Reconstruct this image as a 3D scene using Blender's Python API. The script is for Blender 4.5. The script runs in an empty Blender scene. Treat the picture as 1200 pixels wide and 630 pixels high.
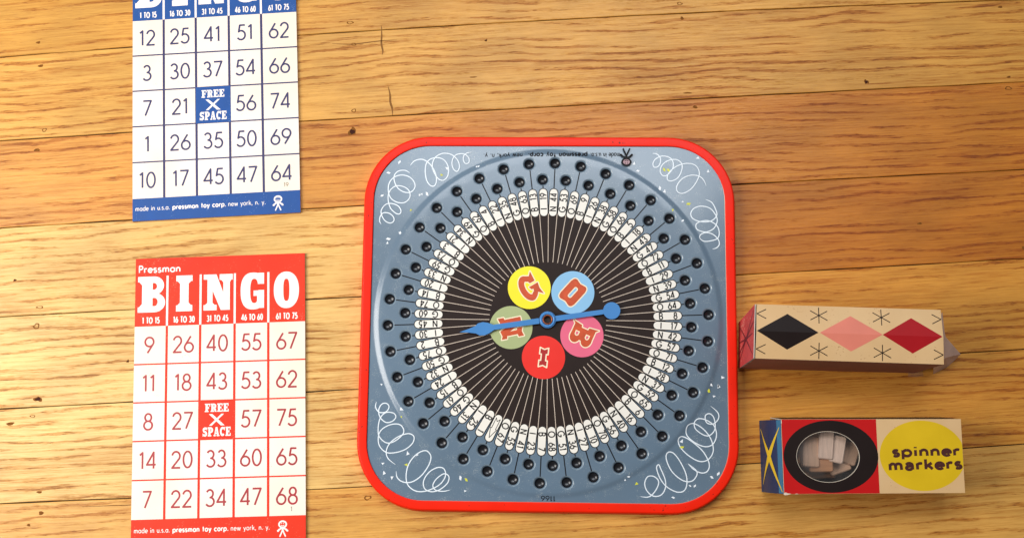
import bpy, math, random
from mathutils import Vector, Matrix
from mathutils.geometry import delaunay_2d_cdt

S = 0.0008                      # one drawing unit = 0.8 mm
random.seed(7)
scene = bpy.context.scene
COL = scene.collection
PI = math.pi

# ------------------------------------------------------------------ materials
def s2l(c):
    return tuple(((v/12.92) if v <= .04045 else ((v+.055)/1.055)**2.4) for v in c)

def rgb(r, g, b):
    return s2l((r/255, g/255, b/255))

MATS = {}
def mat(name, col, rough=.5, spec=.5, coat=0, metal=0, mottle=.06, scale=60, bump=0.0, wear=None, wcol=(.1,.1,.1), wscale=900, tint=None):
    """Printed / painted surface: base colour with a little procedural mottling."""
    if name in MATS: return MATS[name]
    m = bpy.data.materials.new(name); m.use_nodes = True
    nt = m.node_tree; N = nt.nodes; L = nt.links
    b = N['Principled BSDF']
    tc = N.new('ShaderNodeTexCoord')
    nz = N.new('ShaderNodeTexNoise'); nz.inputs['Scale'].default_value = scale; nz.inputs['Detail'].default_value = 5
    L.new(tc.outputs['Object'], nz.inputs['Vector'])
    mr = N.new('ShaderNodeMapRange')
    mr.inputs['From Min'].default_value = .3; mr.inputs['From Max'].default_value = .7
    mr.inputs['To Min'].default_value = 1-mottle; mr.inputs['To Max'].default_value = 1+mottle
    L.new(nz.outputs['Fac'], mr.inputs['Value'])
    mx = N.new('ShaderNodeVectorMath'); mx.operation = 'SCALE'
    mx.inputs[0].default_value = col
    L.new(mr.outputs['Result'], mx.inputs['Scale'])
    out = mx.outputs['Vector']
    if tint:                       # slow drift towards an aged tone
        n3 = N.new('ShaderNodeTexNoise'); n3.inputs['Scale'].default_value = 11; n3.inputs['Detail'].default_value = 4
        L.new(tc.outputs['Object'], n3.inputs['Vector'])
        r3 = N.new('ShaderNodeMapRange'); r3.inputs['From Min'].default_value = .35; r3.inputs['From Max'].default_value = .75
        L.new(n3.outputs['Fac'], r3.inputs['Value'])
        x3 = N.new('ShaderNodeMix'); x3.data_type = 'RGBA'; L.new(r3.outputs['Result'], x3.inputs['Factor']); L.new(out, x3.inputs['A'])
        x3.inputs['B'].default_value = (*tint, 1); out = x3.outputs['Result']
    if wear:                       # sparse specks, scuffs and chips
        n4 = N.new('ShaderNodeTexNoise'); n4.inputs['Scale'].default_value = wscale; n4.inputs['Detail'].default_value = 3
        L.new(tc.outputs['Object'], n4.inputs['Vector'])
        n5 = N.new('ShaderNodeTexNoise'); n5.inputs['Scale'].default_value = wscale*.07; n5.inputs['Detail'].default_value = 3
        L.new(tc.outputs['Object'], n5.inputs['Vector'])
        ad = N.new('ShaderNodeMath'); ad.operation = 'MULTIPLY_ADD'; ad.inputs[1].default_value = .5
        L.new(n5.outputs['Fac'], ad.inputs[0]); L.new(n4.outputs['Fac'], ad.inputs[2])
        r4 = N.new('ShaderNodeMapRange'); r4.inputs['From Min'].default_value = wear; r4.inputs['From Max'].default_value = wear+.05
        L.new(ad.outputs[0], r4.inputs['Value'])
        x4 = N.new('ShaderNodeMix'); x4.data_type = 'RGBA'; L.new(r4.outputs['Result'], x4.inputs['Factor']); L.new(out, x4.inputs['A'])
        x4.inputs['B'].default_value = (*wcol, 1); out = x4.outputs['Result']
    L.new(out, b.inputs['Base Color'])
    rr = N.new('ShaderNodeMapRange')
    rr.inputs['To Min'].default_value = rough*.85; rr.inputs['To Max'].default_value = rough*1.15
    L.new(nz.outputs['Fac'], rr.inputs['Value'])
    L.new(rr.outputs['Result'], b.inputs['Roughness'])
    b.inputs['Specular IOR Level'].default_value = spec
    b.inputs['Coat Weight'].default_value = coat
    b.inputs['Coat Roughness'].default_value = .15
    b.inputs['Metallic'].default_value = metal
    if bump:
        bp = N.new('ShaderNodeBump'); bp.inputs['Strength'].default_value = bump; bp.inputs['Distance'].default_value = .0004
        n2 = N.new('ShaderNodeTexNoise'); n2.inputs['Scale'].default_value = 28; n2.inputs['Detail'].default_value = 3
        L.new(tc.outputs['Object'], n2.inputs['Vector'])
        L.new(n2.outputs['Fac'], bp.inputs['Height']); L.new(bp.outputs['Normal'], b.inputs['Normal'])
    MATS[name] = m
    return m

# ------------------------------------------------------------------ object helpers
def link(o, parent=None):
    COL.objects.link(o)
    if parent is not None: o.parent = parent
    return o

def tag(o, label=None, cat=None, group=None, kind=None):
    if label: o['label'] = label
    if cat: o['category'] = cat
    if group: o['group'] = group
    if kind: o['kind'] = kind
    return o

def empty(name, loc=(0, 0, 0), rz=0):
    o = bpy.data.objects.new(name, None)
    o.empty_display_size = .01
    o.location = tuple(v*S for v in loc); o.rotation_euler = (0, 0, rz)
    return link(o)

class MB:
    """Collects faces (drawing units) with a material per face; builds ONE mesh object."""
    def __init__(self): self.v = []; self.f = []; self.m = []; self.mats = []; self.sm = []
    def mi(self, m):
        if m not in self.mats: self.mats.append(m)
        return self.mats.index(m)
    def add(self, vs, fs, m, smooth=False):
        o = len(self.v); k = self.mi(m)
        self.v += [tuple(p) for p in vs]
        for f in fs:
            self.f.append([i+o for i in f]); self.m.append(k); self.sm.append(smooth)
        return self
    def flat(self, tri, m, z=0, fn=None):
        vs, fs = tri
        if fn is None: return self.add([(p[0], p[1], z) for p in vs], fs, m)
        return self.add([fn(p[0], p[1], z) for p in vs], fs, m)
    def box(self, x0, x1, y0, y1, z0, z1, m):
        v = [(x, y, z) for z in (z0, z1) for y in (y0, y1) for x in (x0, x1)]
        return self.add(v, [(0,2,3,1), (4,5,7,6), (0,1,5,4), (1,3,7,5), (3,2,6,7), (2,0,4,6)], m)
    def slab(self, pts, z0, z1, m):
        n = len(pts)
        v = [(p[0], p[1], z0) for p in pts]+[(p[0], p[1], z1) for p in pts]
        f = [list(range(n))[::-1], list(range(n, 2*n))]+[(i, (i+1) % n, n+(i+1) % n, n+i) for i in range(n)]
        return self.add(v, f, m)
    def build(self, name, parent=None, loc=None):
        me = bpy.data.meshes.new(name)
        me.from_pydata([tuple(c*S for c in p) for p in self.v], [], self.f)
        for m in self.mats: me.materials.append(m)
        me.polygons.foreach_set('material_index', self.m)
        me.polygons.foreach_set('use_smooth', self.sm)
        me.update()
        o = bpy.data.objects.new(name, me)
        if loc: o.location = tuple(c*S for c in loc)
        return link(o, parent)

# ------------------------------------------------------------------ flat shapes
def ccw(p):
    a = sum(p[i][0]*p[(i+1) % len(p)][1]-p[(i+1) % len(p)][0]*p[i][1] for i in range(len(p)))
    return list(p) if a > 0 else list(p)[::-1]

def shape(pos, neg=()):
    """Union of pos polygons minus neg polygons -> (verts2d, triangles)."""
    V = []; F = []
    for p in list(pos)+list(neg):
        p = ccw(p); F.append(list(range(len(V), len(V)+len(p)))); V += [Vector((a[0], a[1])) for a in p]
    np_ = len(pos)
    v, e, f, ov, oe, of = delaunay_2d_cdt(V, [], F, 0, 1e-5, True)
    keep = []
    for face, ids in zip(f, of):
        if ids and any(i < np_ for i in ids) and not any(i >= np_ for i in ids): keep.append(tuple(face))
    used = sorted({i for t in keep for i in t}); mp = {o: n for n, o in enumerate(used)}
    return [(v[i].x, v[i].y) for i in used], [tuple(mp[i] for i in t) for t in keep]

def ell(cx, cy, rx, ry, n=48, p=2.0):
    out = []
    for i in range(n):
        a = 2*PI*i/n; c, s = math.cos(a), math.sin(a)
        out.append((cx+rx*math.copysign(abs(c)**(2/p), c), cy+ry*math.copysign(abs(s)**(2/p), s)))
    return out

def rect(x0, y0, x1, y1): return [(x0, y0), (x1, y0), (x1, y1), (x0, y1)]

def rrect(hw, hh, r, n=14, cx=0, cy=0):
    out = []
    for sx, sy, a0 in ((1, 1, 0), (-1, 1, 90), (-1, -1, 180), (1, -1, 270)):
        for i in range(n+1):
            a = math.radians(a0+90*i/n)
            out.append((cx+sx*(hw-r)+r*math.cos(a), cy+sy*(hh-r)+r*math.sin(a)))
    return out

def arc(cx, cy, rx, ry, a0, a1, n=10):
    return [(cx+rx*math.cos(math.radians(a0+(a1-a0)*i/n)), cy+ry*math.sin(math.radians(a0+(a1-a0)*i/n))) for i in range(n+1)]

def stroke_polys(pts, t, closed=False, cap='butt'):
    """polygons that cover a polyline drawn with a pen of width t"""
    out = []; n = len(pts); h = t/2
    segs = [(i, i+1) for i in range(n-1)]+([(n-1, 0)] if closed else [])
    for a, b in segs:
        x0, y0 = pts[a]; x1, y1 = pts[b]; d = math.hypot(x1-x0, y1-y0)
        if d < 1e-6: continue
        nx, ny = -(y1-y0)/d*h, (x1-x0)/d*h
        out.append([(x0+nx, y0+ny), (x0-nx, y0-ny), (x1-nx, y1-ny), (x1+nx, y1+ny)])
    for i in range(n):
        if closed or 0 < i < n-1 or cap == 'round':
            out.append(ell(pts[i][0], pts[i][1], h*1.001, h*1.001, 10))
    return out

def spline(pts, k=5):
    out = []
    for i in range(len(pts)-1):
        p0 = pts[max(i-1, 0)]; p1 = pts[i]; p2 = pts[i+1]; p3 = pts[min(i+2, len(pts)-1)]
        for j in range(k):
            t = j/k
            out.append(tuple(.5*(2*p1[c]+(p2[c]-p0[c])*t+(2*p0[c]-5*p1[c]+4*p2[c]-p3[c])*t*t+(3*p1[c]-p0[c]-3*p2[c]+p3[c])*t**3) for c in (0, 1)))
    out.append(tuple(pts[-1])); return out

def ribbon(pts, t, taper=.35):
    """self-crossing pen line as one strip; returns quads (drawn with tiny rising z so crossings never coincide)"""
    L = []; n = len(pts)
    for i in range(n):
        a = pts[max(i-1, 0)]; b = pts[min(i+1, n-1)]; d = math.hypot(b[0]-a[0], b[1]-a[1]) or 1
        e = min(1, taper+min(i, n-1-i)/6)
        nx, ny = -(b[1]-a[1])/d*t/2*e, (b[0]-a[0])/d*t/2*e
        L.append(((pts[i][0]+nx, pts[i][1]+ny), (pts[i][0]-nx, pts[i][1]-ny)))
    return L

# ------------------------------------------------------------------ pen lettering (geometric sans)
def circ(cx, cy, r, ry=None): return arc(cx, cy, r, ry or r, 90, 450, 20)
G = {  # glyph: (advance width, [polyline, ...]); cap height 1, x-height .62
 '0': (.64, [arc(.32, .5, .27, .5, 90, 450, 22)]),
 '1': (.38, [[(.06, .84), (.24, .99), (.24, 0)]]),
 '2': (.62, [arc(.30, .72, .25, .28, 170, -38, 12)+[(.05, 0), (.58, 0)]]),
 '3': (.60, [arc(.27, .76, .21, .24, 155, -80, 10)+arc(.27, .27, .27, .27, 82, -150, 12)]),
 '4': (.64, [[(.47, 0), (.47, 1), (.03, .24), (.61, .24)]]),
 '5': (.60, [[(.54, 1), (.19, 1), (.11, .55)]+arc(.27, .31, .28, .31, 122, -148, 14)]),
 '6': (.64, [[(.44, 1), (.085, .44)]+arc(.32, .29, .28, .29, 148, 508, 22)]),
 '7': (.60, [[(.03, 1), (.56, 1), (.17, 0)]]),
 '8': (.62, [circ(.31, .765, .205, .235), circ(.31, .27, .27, .27)]),
 '9': (.64, [[(.20, 0), (.555, .56)]+arc(.32, .71, .28, .29, -32, 328, 22)]),
 'A': (.72, [[(0, 0), (.36, 1), (.72, 0)], [(.13, .33), (.59, .33)]]),
 'B': (.58, [[(.06, 0), (.06, 1), (.30, 1)]+arc(.30, .765, .20, .235, 80, -80, 8)+[(.08, .53)], arc(.32, .265, .22, .265, 90, -90, 8)+[(.06, 0)]]),
 'C': (.72, [arc(.46, .5, .42, .5, 48, 312, 18)]),
 'E': (.52, [[(.48, 1), (.06, 1), (.06, 0), (.48, 0)], [(.06, .52), (.42, .52)]]),
 'F': (.50, [[(.46, 1), (.06, 1), (.06, 0)], [(.06, .52), (.40, .52)]]),
 'G': (.84, [arc(.46, .5, .42, .5, 42, 352, 20)+[(.87, .46), (.52, .46)]]),
 'I': (.20, [[(.10, 0), (.10, 1)]]),
 'N': (.74, [[(.07, 0), (.07, 1), (.67, 0), (.67, 1)]]),
 'O': (.90, [arc(.45, .5, .42, .5, 90, 450, 24)]),
 'P': (.54, [[(.06, 0), (.06, 1), (.28, 1)]+arc(.28, .74, .22, .26, 80, -80, 8)+[(.06, .48)]]),
 'T': (.56, [[(0, 1), (.56, 1)], [(.28, 0), (.28, 1)]]),
 'a': (.64, [circ(.31, .31, .27, .31), [(.58, 0), (.58, .62)]]),
 'c': (.54, [arc(.31, .31, .27, .31, 48, 312, 14)]),
 'd': (.64, [circ(.31, .31, .27, .31), [(.58, 0), (.58, 1.02)]]),
 'e': (.60, [[(.05, .32), (.57, .32)]+arc(.31, .31, .27, .31, 4, 320, 16)]),
 'i': (.20, [[(.10, 0), (.10, .62)], [(.10, .80), (.10, .94)]]),
 'k': (.54, [[(.07, 0), (.07, 1)], [(.48, .62), (.10, .26)], [(.24, .38), (.52, 0)]]),
 'm': (.92, [[(.07, 0), (.07, .62)], [(.07, .36)]+arc(.26, .40, .18, .22, 170, 10, 8)+[(.45, 0)], [(.45, .36)]+arc(.64, .40, .19, .22, 170, 10, 8)+[(.84, 0)]]),
 'n': (.58, [[(.07, 0), (.07, .62)], [(.07, .36)]+arc(.29, .38, .21, .24, 170, 5, 8)+[(.51, 0)]]),
 'o': (.62, [circ(.31, .31, .27, .31)]),
 'p': (.64, [circ(.33, .31, .27, .31), [(.06, -.32), (.06, .62)]]),
 'r': (.40, [[(.07, 0), (.07, .62)], [(.07, .36)]+arc(.27, .38, .20, .22, 170, 55, 6)]),
 's': (.46, [arc(.23, .455, .17, .165, 40, 235, 8)+arc(.22, .16, .19, .16, 72, -140, 10)]),
 't': (.40, [[(.19, 0), (.19, .92)], [(.03, .62), (.38, .62)]]),
 'u': (.58, [[(.07, .62), (.07, .25)]+arc(.29, .24, .21, .24, 180, 350, 8)+[(.51, .62)], [(.51, 0), (.51, .62)]]),
 'w': (.84, [[(.03, .62), (.22, 0), (.42, .6), (.62, 0), (.81, .62)]]),
 'y': (.56, [[(.03, .62), (.29, .02)], [(.54, .62), (.17, -.32)]]),
 '.': (.22, [[(.11, -.02), (.11, .12)]]),
 ',': (.22, [[(.13, .12), (.06, -.16)]]),
 ' ': (.36, []),
}
# two-storey a for the wide bold lettering
G['@'] = (.60, [arc(.29, .44, .21, .20, 160, 0, 8)+[(.51, 0)], arc(.28, .17, .20, .17, 75, 330, 12), [(.28, .35), (.50, .36)]])
GC = {}
def glyph(ch, t, sx):
    k = (ch, round(t, 4), round(sx, 4))
    if k not in GC:
        pos = []
        for pl in G[ch][1]:
            q = [(x*sx, y) for x, y in pl]
            pos += stroke_polys(q, t, cap='butt')
        GC[k] = shape(pos) if pos else ([], [])
    return GC[k]

def text(mb, s, x, y, h, m, t=.10, sx=1.0, z=0, align='c', gap=.12, rot=0, fn=None, fit=None, dyn=None):
    """lay a string of pen glyphs into mb; (x, y) is the baseline anchor"""
    w = sum(G[c][0]*sx+gap for c in s)-gap
    if fit: k = fit/(w*h); sx *= k; gap *= k; w *= k
    cx = {'c': -w/2, 'l': 0, 'r': -w}[align]
    ca, sa = math.cos(rot), math.sin(rot)
    for c in s:
        vs, fs = glyph(c, t, sx)
        if vs:
            mb.flat(([(x+((px+cx)*ca-py*sa)*h, y+((px+cx)*sa+py*ca)*h) for px, py in vs], fs), m, z, fn)
        cx += G[c][0]*sx+gap
    return mb

# ------------------------------------------------------------------ slab-serif display letters, height 1
def big(ch):
    if ch == 'B':
        w = .80
        pos = [rect(.12, 0, .44, 1), rect(0, 0, .46, .15), rect(0, .85, .46, 1), [(.04, .15), (.12, .15), (.12, .24)], [(.04, .85), (.12, .85), (.12, .76)],
               [(.40, 1)]+arc(.48, .745, .28, .255, 90, -90, 12)+[(.40, .49)],
               [(.40, 0)]+arc(.49, .268, .31, .268, -90, 90, 12)+[(.40, .536)]]
        neg = [[(.43, .63)]+arc(.47, .725, .085, .095, -90, 90, 8)+[(.43, .82)], [(.43, .17)]+arc(.49, .285, .09, .115, -90, 90, 8)+[(.43, .40)]]
    elif ch == 'I':
        w = .47
        pos = [rect(.11, 0, .36, 1), rect(0, 0, w, .17), rect(0, .84, w, 1), [(.04, .17), (.11, .17), (.11, .24)], [(.43, .17), (.36, .17), (.36, .24)], [(.04, .84), (.11, .84), (.11, .77)], [(.43, .84), (.36, .84), (.36, .77)]]
        neg = []
    elif ch == 'N':
        w = .84
        pos = [rect(.11, 0, .26, 1), rect(0, 0, .38, .15), rect(0, .86, .30, 1), [(.06, 1), (.37, 1), (.76, 0), (.50, 0)], rect(.57, 0, .76, 1), rect(.46, .84, w, 1),
               [(.26, .15), (.32, .15), (.26, .21)], [(.04, .15), (.11, .15), (.11, .21)], [(.51, .84), (.57, .84), (.57, .77)], [(.80, .84), (.76, .84), (.76, .77)]]
        neg = []
    elif ch == 'G':
        w = .67
        pos = [ell(.36, .5, .36, .515, 40, 2.5)]
        neg = [ell(.39, .5, .115, .34, 28, 2.6), rect(.40, .52, .80, .70), rect(.67, -.2, 1, 1.2)]
        return w, [pos, neg], [[rect(.49, .69, w, 1.0), rect(.37, .36, w, .51), rect(.47, .02, w, .45)], [rect(.40, .515, .8, .685), [(.49, .69), (.49, .80), (.44, .69)], rect(.55, .93, .6, 1.2)]]
    else:
        w = .71
        pos = [ell(.355, .5, .355, .51, 44, 2.2)]; neg = [ell(.355, .5, .085, .31, 28, 2.8)]
    return w, [pos, neg], None

def put_big(ch, m, name, parent, x, y, h, wid, z):
    w, (pos, neg), extra = big(ch)
    if extra: tri = shape(pos+extra[0], [n for n in neg if n is not neg[0]]+extra[1]) if False else shape_g(pos, neg, extra)
    else: tri = shape(pos, neg)
    k = wid/w
    mb = MB(); mb.flat(([(x+px*k, y+py*h) for px, py in tri[0]], tri[1]), m, z)
    return mb.build(name, parent)

def shape_g(pos, neg, extra):
    # ring minus opening, plus the serif and the bar (clipped to the same opening)
    v = []; f = []
    a = shape(pos, neg+extra[0]); b = shape(extra[0])
    for tri in (a, b):
        o = len(v); v += tri[0]; f += [tuple(i+o for i in t) for t in tri[1]]
    return v, f

# slab condensed letters used in the FREE / SPACE squares: list of rects / strokes
def slab_glyph(ch):
    st = .30; sl = .14
    if ch == 'F': return .74, [rect(.10, 0, .10+st, 1), rect(0, 0, .52, sl), rect(0, 1-sl, .74, 1), rect(.62, .66, .74, 1), rect(.10, .44, .58, .56), rect(.48, .36, .58, .64)], []
    if ch == 'E': return .76, [rect(.10, 0, .10+st, 1), rect(0, 0, .76, sl), rect(0, 1-sl, .74, 1), rect(.62, .68, .74, 1), rect(.64, 0, .76, .32), rect(.10, .44, .58, .56), rect(.48, .36, .58, .64)], []
    if ch == 'R': return .84, [rect(.10, 0, .10+st, 1), rect(0, 0, .48, sl), rect(0, 1-sl, .4, 1), [(.2, .42)]+arc(.46, .71, .32, .29, -90, 90, 10)+[(.2, 1)], [(.40, .46), (.66, .46), (.80, .08), (.84, 0), (.58, 0)]], [[(.40, .56)]+arc(.44, .71, .08, .15, -90, 90, 6)+[(.40, .86)]]
    if ch == 'P': return .78, [rect(.10, 0, .10+st, 1), rect(0, 0, .52, sl), rect(0, 1-sl, .4, 1), [(.2, .36)]+arc(.44, .68, .34, .32, -90, 90, 10)+[(.2, 1)]], [[(.40, .50)]+arc(.44, .68, .08, .18, -90, 90, 6)+[(.40, .86)]]
    if ch == 'A': return .86, [[(.08, 0), (.30, 1), (.56, 1), (.80, 0), (.52, 0), (.38, .70), (.22, 0)], rect(0, 0, .32, sl), rect(.44, 0, .86, sl), rect(.2, .26, .62, .38)], []
    if ch == 'C': return .74, stroke_polys(arc(.38, .5, .26, .39, 50, 312, 16), .25)+[rect(.60, .62, .72, 1)], []
    if ch == 'S': return .70, stroke_polys(arc(.35, .70, .21, .19, 35, 245, 9)+arc(.35, .29, .22, .19, 70, -150, 9), .24)+[rect(.58, .68, .68, 1), rect(.02, 0, .12, .32)], []

def slab_text(mb, s, cx, y, h, wid, m, z):
    gl = [slab_glyph(c) for c in s]; tot = sum(g[0] for g in gl)+.07*(len(s)-1); k = wid/tot; x = cx-wid/2
    for w, pos, neg in gl:
        tri = shape(pos, neg)
        mb.flat(([(x+px*k, y+py*h) for px, py in tri[0]], tri[1]), m, z); x += (w+.07)*k

def emblem(mb, cx, cy, h, m_light, m_dark, z, flip=1):
    """little round-headed figure with a ruffled collar and two legs"""
    f = lambda pts: [(cx+px*h*flip, cy+py*h*flip) for px, py in pts]
    pos = stroke_polys(f(ell(0, .22, .23, .19, 22)), .10*h, closed=True)
    pos += [f(ell(a, b, .07, .06, 12)) for a, b in ((-.22, -.10), (.22, -.10), (-.29, -.17), (.29, -.17), (-.12, -.04), (.12, -.04), (0, -.05))]
    for s in (-1, 1): pos += stroke_polys(f([(0, -.1), (s*.07, -.28), (s*.17, -.5)]), .085*h, cap='round')
    pos += stroke_polys(f(arc(0, .22, .10, .09, 200, 340, 6)), .04*h)
    pos += [f(ell(a, .29, .03, .03, 8)) for a in (-.06, .06)]
    mb.flat(shape(pos), m_light, z)
CURLS= [[[-131.9,146.5],[-127.9,151.0],[-120.9,152.6],[-114.6,149.4],[-109.0,142.3],[-106.5,133.7],[-107.9,127.4],[-111.8,126.9],[-115.8,132.1],[-117.4,140.7],[-116.5,148.6],[-112.4,152.9],[-105.4,154.2],[-99.2,151.6],[-95.5,144.8],[-95.8,136.9],[-99.5,132.4],[-104.2,133.2],[-108.2,138.4],[-110.6,144.7],[-110.3,150.3],[-107.0,155.5],[-100.1,158.5],[-92.3,157.0],[-86.8,151.9],[-84.8,145.6],[-86.9,140.9],[-90.5,143.2],[-92.1,148.7],[-90.7,154.3],[-86.9,157.5],[-80.7,157.8],[-76.3,154.3],[-75.9,149.6],[-79.0,148.5],[-81.3,151.9],[-80.6,156.4],[-77.6,158.8],[-73.7,159.6]],[[-132.2,139.4],[-136.9,141.8],[-143.1,141.0],[-146.9,136.7],[-146.4,130.4],[-142.7,124.1],[-136.4,120.5],[-130.2,121.0],[-126.9,125.7],[-128.2,131.2],[-132.9,135.6],[-139.9,137.2],[-146.9,135.1],[-151.4,129.6],[-152.2,121.7],[-149.4,114.6],[-143.1,110.7],[-136.2,110.7],[-131.6,115.5],[-132.3,121.8],[-137.3,125.7],[-144.3,126.7],[-149.6,123.3],[-152.1,117.7],[-151.6,110.7],[-149.1,104.4],[-143.6,99.7],[-140.1,100.2],[-139.9,103.7],[-143.0,107.6],[-149.3,109.6],[-154.7,108.3],[-158.4,102.8],[-157.4,97.3],[-154.2,92.7],[-149.5,90.7],[-146.2,92.7],[-146.6,96.6],[-150.6,100.0],[-156.0,100.5],[-159.0,97.3],[-159.6,92.6],[-158.0,89.5]],[[98.3,159.0],[102.1,158.6],[105.4,155.1],[105.4,149.6],[102.8,146.0],[99.4,146.0],[98.7,149.6],[101.0,153.5],[106.7,156.4],[113.5,155.5],[117.3,151.2],[117.3,144.9],[112.6,138.6],[108.0,137.5],[105.3,141.8],[107.4,148.0],[113.5,152.3],[120.4,153.1],[125.4,149.7],[125.7,143.4],[121.8,135.5],[115.6,132.4],[112.1,133.9],[112.6,138.6],[117.3,144.2],[124.2,148.1],[131.8,149.4],[138.7,147.4],[142.1,140.3],[139.3,131.7],[133.1,123.9],[125.4,120.4],[120.9,123.0],[121.2,128.5],[126.3,134.8],[134.0,137.9],[141.6,137.2],[146.1,133.3],[148.3,127.8]],[[147.7,114.9],[153.5,112.0],[157.1,105.0],[157.8,99.5],[152.5,94.4],[143.4,93.6],[135.8,96.4],[133.6,101.3],[136.6,106.2],[143.6,108.5],[151.9,106.3],[157.0,99.8],[158.2,94.1],[155.2,87.6],[149.6,84.3],[144.1,84.3],[139.0,86.7],[138.6,91.3],[143.4,94.0],[150.6,94.4],[157.7,90.1],[159.9,83.6],[158.3,77.9],[151.9,75.5],[145.5,75.1],[141.9,77.8],[142.4,81.1],[147.2,83.2],[153.6,81.9],[158.7,77.1],[159.8,72.3],[157.3,69.0],[153.4,67.7]],[[-157.8,-76.9],[-158.5,-81.9],[-154.9,-86.4],[-148.9,-86.1],[-146.0,-81.7],[-148.1,-78.4],[-152.5,-78.8],[-155.4,-83.8],[-154.2,-90.7],[-148.6,-95.6],[-142.7,-94.6],[-139.4,-90.6],[-141.9,-87.0],[-148.9,-86.7],[-153.8,-91.7],[-155.5,-100.6],[-154.3,-108.5],[-148.1,-114.0],[-141.2,-113.3],[-133.3,-107.3],[-131.8,-102.3],[-135.6,-97.5],[-143.6,-97.5],[-151.5,-101.6],[-154.9,-107.5],[-154.1,-116.4],[-147.9,-122.6],[-139.9,-123.1],[-130.0,-120.0],[-123.2,-114.0],[-122.3,-108.1],[-127.4,-105.6],[-136.3,-108.3],[-144.1,-114.3],[-147.3,-121.2],[-145.8,-128.0],[-138.6,-133.8]],[[-137.9,-139.7],[-136.7,-145.5],[-131.3,-149.3],[-123.3,-149.2],[-114.5,-143.3],[-107.8,-133.4],[-106.3,-125.6],[-111.0,-120.8],[-118.9,-123.8],[-125.7,-131.7],[-128.5,-141.5],[-127.2,-151.2],[-120.1,-157.0],[-110.2,-157.2],[-98.4,-151.8],[-92.6,-144.0],[-93.8,-137.2],[-99.8,-135.9],[-107.6,-140.3],[-112.4,-148.1],[-111.3,-154.9],[-105.2,-157.7],[-97.4,-155.7],[-90.5,-149.8],[-89.3,-143.9],[-93.7,-141.4],[-100.5,-146.0],[-103.8,-151.9],[-101.3,-156.1],[-94.4,-157.2],[-88.0,-155.9]],[[85.1,-159.5],[92.9,-159.6],[98.8,-154.1],[101.8,-146.3],[97.9,-141.6],[92.0,-141.6],[89.1,-147.5],[91.0,-154.2],[96.8,-158.9],[103.7,-157.9],[107.6,-152.0],[107.7,-144.3],[103.8,-134.7],[101.9,-130.8],[99.9,-133.8],[102.8,-142.5],[108.6,-150.1],[117.4,-154.8],[124.2,-154.1],[127.2,-147.9],[126.3,-138.3],[120.6,-126.7],[114.8,-120.0],[109.9,-120.1],[108.8,-125.9],[113.6,-136.5],[122.4,-144.1],[130.2,-145.6],[135.1,-142.0],[136.2,-136.2],[128.4,-129.5]],[[128.4,-129.5],[133.2,-134.3],[140.1,-137.7],[145.9,-136.1],[147.6,-129.3],[142.3,-118.7],[132.6,-110.0],[123.8,-105.3],[119.8,-108.2],[121.7,-115.0],[129.5,-122.7],[139.2,-127.5],[147.1,-125.4],[151.5,-117.6],[149.3,-106.9],[142.5,-98.2],[133.7,-93.4],[127.8,-96.4],[127.7,-104.2],[135.5,-111.0],[144.3,-114.2],[151.2,-111.8],[154.6,-103.9],[152.4,-95.2],[145.6,-90.3],[138.7,-89.0],[134.7,-92.4],[135.6,-98.3],[142.5,-103.5],[148.4,-104.0],[153.3,-98.1],[152.5,-88.3],[148.6,-84.4],[144.7,-86.4],[145.6,-92.3],[151.4,-93.8],[156.4,-89.2],[156.1,-83.4],[149.7,-77.5]]]
FW= [[-142.3,149.7],[-152.4,139.3],[-158.0,117.2],[-139.6,81.1],[-122.4,117.9],[-120.1,118.7],[-115.2,119.0],[-96.7,144.0],[-68.4,145.2],[-66.5,145.7],[80.9,149.1],[84.4,142.1],[104.9,125.3],[109.4,122.5],[126.1,112.6],[125.9,94.3],[150.5,141.9],[140.8,154.8],[150.3,-58.1],[157.3,-59.6],[161.0,-51.5],[152.9,-68.7],[71.4,-144.8],[74.4,-141.9],[123.1,-109.6],[149.8,-141.5],[155.7,-138.3],[130.1,-149.4],[134.4,-149.4],[114.8,-160.0],[156.9,-59.3],[-153.6,-60.9],[-134.3,-83.6],[-127.5,-123.5],[-118.9,-124.8],[-150.2,-133.0],[-148.8,-141.4],[-141.7,-145.6],[-78.7,-145.1],[-74.2,-156.7],[-139.7,81.1],[-150.9,75.6],[-151.6,71.7]]
FY= [[-101.7,137.3],[-130.3,103.3],[131.7,110.6],[116.6,104.3],[109.2,143.3],[113.1,142.9],[148.0,-63.6],[81.6,-148.1],[123.1,-115.0],[147.9,-63.4],[-134.3,-90.5],[-128.7,-133.7],[-73.4,-146.6]]
# ================================================================== camera
cam = bpy.data.cameras.new('camera'); co = bpy.data.objects.new('camera', cam); COL.objects.link(co)
Rm = Matrix(((0.9994805, 0.0, 0.0322281), (0.0044354, 0.9904845, -0.1375526), (-0.0319215, 0.1376240, 0.9899700)))
co.matrix_world = Matrix.Translation((0, 0, 1000*S)) @ Rm.to_4x4()
cam.sensor_fit = 'HORIZONTAL'; cam.sensor_width = 36; cam.lens = 37.5
cam.clip_start = .01; cam.clip_end = 50
scene.camera = co

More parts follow.
